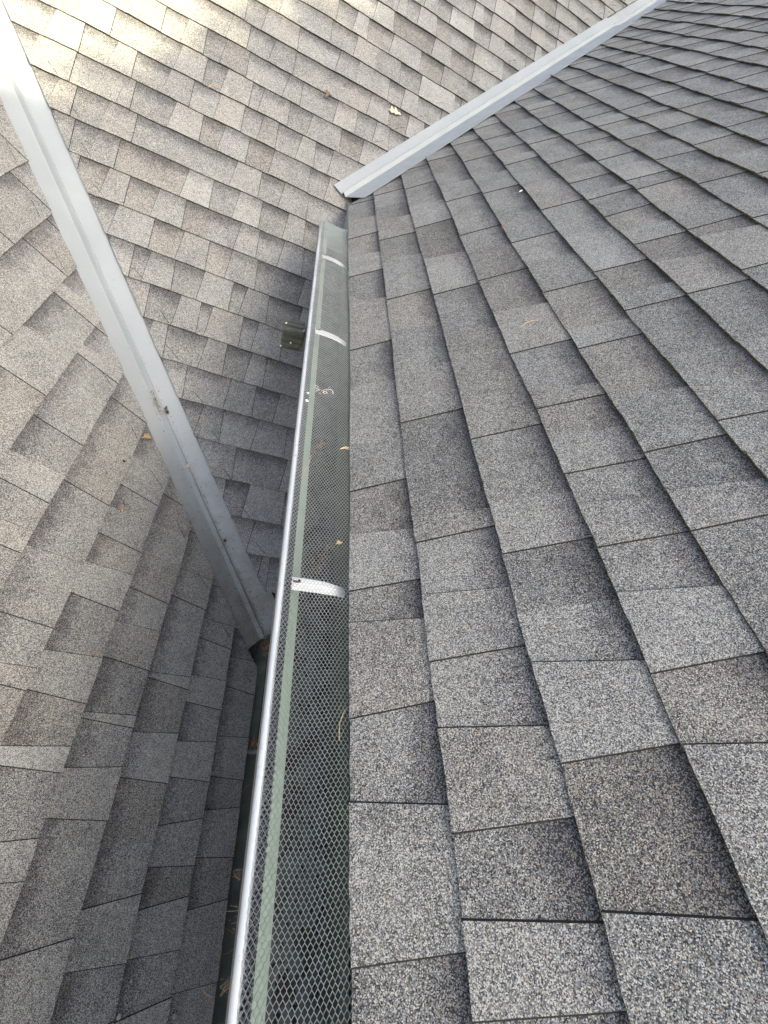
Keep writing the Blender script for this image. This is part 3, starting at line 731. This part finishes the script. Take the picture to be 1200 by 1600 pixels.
clump((-.030, .440, FZ + .006), .022, 60, 'reddish brown leaf litter under the mesh beyond the nearest bracket', [M_NEEDLE, M_DEBRIS], 10, .3, length=.016, stretch=Vector((.02, .04, 0)))
clump((-.055, .755, FZ + .005), .014, 30, 'small rust coloured litter patch deep under the mesh', [M_NEEDLE, M_DEBRIS], 12, .3, length=.012, stretch=Vector((.01, .03, 0)))
def blob(c, n, r, label, mat, seed, nm, cat, grp=None, h=.35, el_=1.0):
    rr = random.Random(seed); c = Vector(c); n = Vector(n).normalized(); a = n.orthogonal().normalized(); b = n.cross(a); mb = MB(); K = 14
    ph = [rr.uniform(.65, 1.15) for _ in range(K)]
    for ring0, ring1 in (((1.0, 0), (.8, .7)), ((.8, .7), (.4, 1.0))):
        for i in range(K):
            j = (i + 1) % K
            g = lambda i, q: c + a * math.cos(6.2832 * i / K) * r * ph[i] * q[0] * el_ + b * math.sin(6.2832 * i / K) * r * ph[i] * q[0] + n * (q[1] * h * r)
            mb.poly([g(i, ring0), g(j, ring0), g(j, ring1), g(i, ring1)])
    mb.poly([c + a * math.cos(6.2832 * i / K) * r * ph[i] * .4 * el_ + b * math.sin(6.2832 * i / K) * r * ph[i] * .4 + n * (h * r) for i in range(K)])
    return finish(mb, nm, mat, c, label, cat, grp)
blob(onslope(slA, (.550, 1.871, .392), .012), nA, .0048, 'white bird dropping on the right slope', M_DROP, 1, 'bird_dropping', 'dropping', None, .4, 2.2)
blob((-.107, .845, -.0135), (0, 0, 1), .004, 'farther of two white specks on the folded mesh edge', M_DROP, 2, 'white_speck', 'speck', 'white specks on the gutter lip')
blob((-.108, .815, -.0135), (0, 0, 1), .005, 'nearer of two white specks on the folded mesh edge', M_DROP, 3, 'white_speck', 'speck', 'white specks on the gutter lip')
for i, (p, r_, lb) in enumerate([((-.2677, .4173, -.893), .0045, 'small lichen dot at a shingle butt above the other lichen dots'), ((-.2434, .1777, -.912), .005, 'round lichen dot standing on a dark shingle'),
                                 ((-.225, -.02, -.925), .004, 'tiny lichen dot on a shingle edge below the round one'), ((-.2336, -.2635, -.919), .006, 'lichen crust on a shingle edge near the bottom left'),
                                 ((-.2427, -.3132, -.912), .010, 'largest lichen crust, at the bottom edge of the left slope'), ((-.121, -.350, -1.005), .009, 'lichen crust on the last courses beside the lower gutter')]):
    blob(onslope(slC, p, .012), nC, r_ * .6, lb, M_LICHEN, 20 + i, 'lichen_patch', 'lichen', 'pale lichen on the left slope', .5)
blob(onslope(slC, (-.605, 1.028, -.636), .0125), nC, .006, 'small black tar spot on a light shingle of the left slope', M_SPECK, 40, 'tar_spot', 'spot', None, .15)

rr = random.Random(99); mb = MB()
for i in range(170):
    q = rr.random() ** 1.5; t_ = tz(V1P, V1D, -1.07) + q * 1.25; sd = f1a if rr.random() < .7 else f1c
    c_ = V1P + V1D * t_ + sd * (.0135 + abs(rr.gauss(0, .006))) + (nB if sd is f1a else nC) * -.0112; r_ = rr.uniform(.0007, .0021)
    a_ = Vector((rr.gauss(0, 1), rr.gauss(0, 1), rr.gauss(0, .4))).normalized(); b_ = a_.orthogonal().normalized(); e_ = a_.cross(b_)
    P_ = [c_ + a_ * r_ * 2, c_ + b_ * r_, c_ - a_ * r_ * 2, c_ - b_ * r_]
    for k in range(4): mb.poly([P_[k], P_[(k + 1) % 4], c_ + e_ * r_]); mb.poly([P_[(k + 1) % 4], P_[k], c_ - e_ * r_])
tag(mb.build('grit', M_DEBRIS), 'dark brown grit gathered along the rib of the left valley flashing', 'grit', None, 'stuff')

# black silt grains on the gutter floor: nobody could count them
rr = random.Random(77); mb = MB()
for i in range(1500):
    x = -.072 + .066 * rr.random() ** 1.25; y = rr.uniform(-.7, 1.95); r_ = rr.uniform(.0012, .0036); z = FZ + .0006
    k = rr.randint(5, 7); a0 = rr.uniform(0, 6)
    base = [(x + r_ * rr.uniform(.7, 1.1) * math.cos(a0 + 6.283 * j / k), y + r_ * rr.uniform(.7, 1.2) * math.sin(a0 + 6.283 * j / k), z) for j in range(k)]
    t_ = (x, y, z + r_ * .7)
    for j in range(k): mb.poly([base[j], base[(j + 1) % k], t_])
tag(mb.build('silt', M_SPECK), 'black silt grains scattered on the gutter floor under the mesh', 'silt', None, 'stuff')

# ------------------------------------------------------------------ ground and the trees whose shade covers the roof
mb = MB(); mb.poly([(-600, -600, -4.02), (600, -600, -4.02), (600, 600, -4.02), (-600, 600, -4.02)])
tag(mb.build('ground', M_GROUND), None, None, None, 'structure')
hh = SUN.cross(Vector((0, 0, 1))).normalized(); vv_ = hh.cross(SUN).normalized()
if vv_.z < 0: vv_ = -vv_
def tree(blobs, dist, label, seed, n):
    """broadleaf tree; blobs = (h, v, radius) in the plane square to the sun, at a distance towards the sun"""
    rr = random.Random(seed); B_ = []
    for h0, v0, r0 in blobs: B_.append((SUN * (dist + rr.uniform(-1.2, 1.2)) + hh * h0 + vv_ * v0, r0))
    cx = sum(b[0].x for b in B_) / len(B_); cy = sum(b[0].y for b in B_) / len(B_); top_ = max(b[0].z for b in B_); mid = sum(b[0].z for b in B_) / len(B_)
    root = empty('shade_tree', (cx, cy, -4.0)); tag(root, label, 'tree', 'tall trees behind the camera'); o = Vector((cx, cy, -4.0))
    t = MB(); t.tube([Vector((0, 0, 0)), Vector((.08, .05, (mid + 4) * .55)), Vector((0, 0, mid + 4))], [.30, .22, .10], 10)
    for c_, r_ in B_:
        k = Vector((0, 0, (mid + 4) * rr.uniform(.45, .9))); e = c_ - o
        t.tube([k, (k + e) / 2 + Vector((0, 0, .15)), e], [.07, .045, .015], 5)
    t.build('trunk', M_BARK, root)
    c = MB(); tot = sum(r_ ** 2 for _, r_ in B_)
    for c_, r_ in B_:
        for i in range(int(n * r_ ** 2 / tot)):
            d = Vector((rr.gauss(0, 1), rr.gauss(0, 1), rr.gauss(0, 1))).normalized(); q = r_ * rr.random() ** .4
            p = c_ - o + d * q; a = Vector((rr.gauss(0, 1), rr.gauss(0, 1), rr.gauss(0, 1))).normalized(); b = a.orthogonal().normalized()
            s_ = rr.uniform(.06, .12)
            c.poly([p - a * s_, p + b * s_ * .7, p + a * s_ * 1.1, p - b * s_ * .7])
    c.build('crown', M_FOL, root)
    return root
def shoulder(h):      # where the crowns' outline stands in front of the sun
    return 1.49 - .22 * h + .02 * math.sin(h * 5) + (.5 * (-2.6 - h) if h < -2.6 else 0)
def crown(hlo, hhi, seed, vmin=-2.6):
    rr = random.Random(seed); out = []; h = hlo
    while h <= hhi:
        v = shoulder(h) - .62
        while v > vmin:
            out.append((h + rr.uniform(-.12, .12), v + rr.uniform(-.07, .07), .62)); v -= .62
        h += .36
    return out
tree(crown(-2.2, 1.0, 5), 12.5, 'spreading tree behind the camera, its crown lower than its neighbour', 1, 30000)
tree(crown(-5.6, -2.4, 6), 13.2, 'taller spreading tree behind the camera, right of the other', 2, 34000)
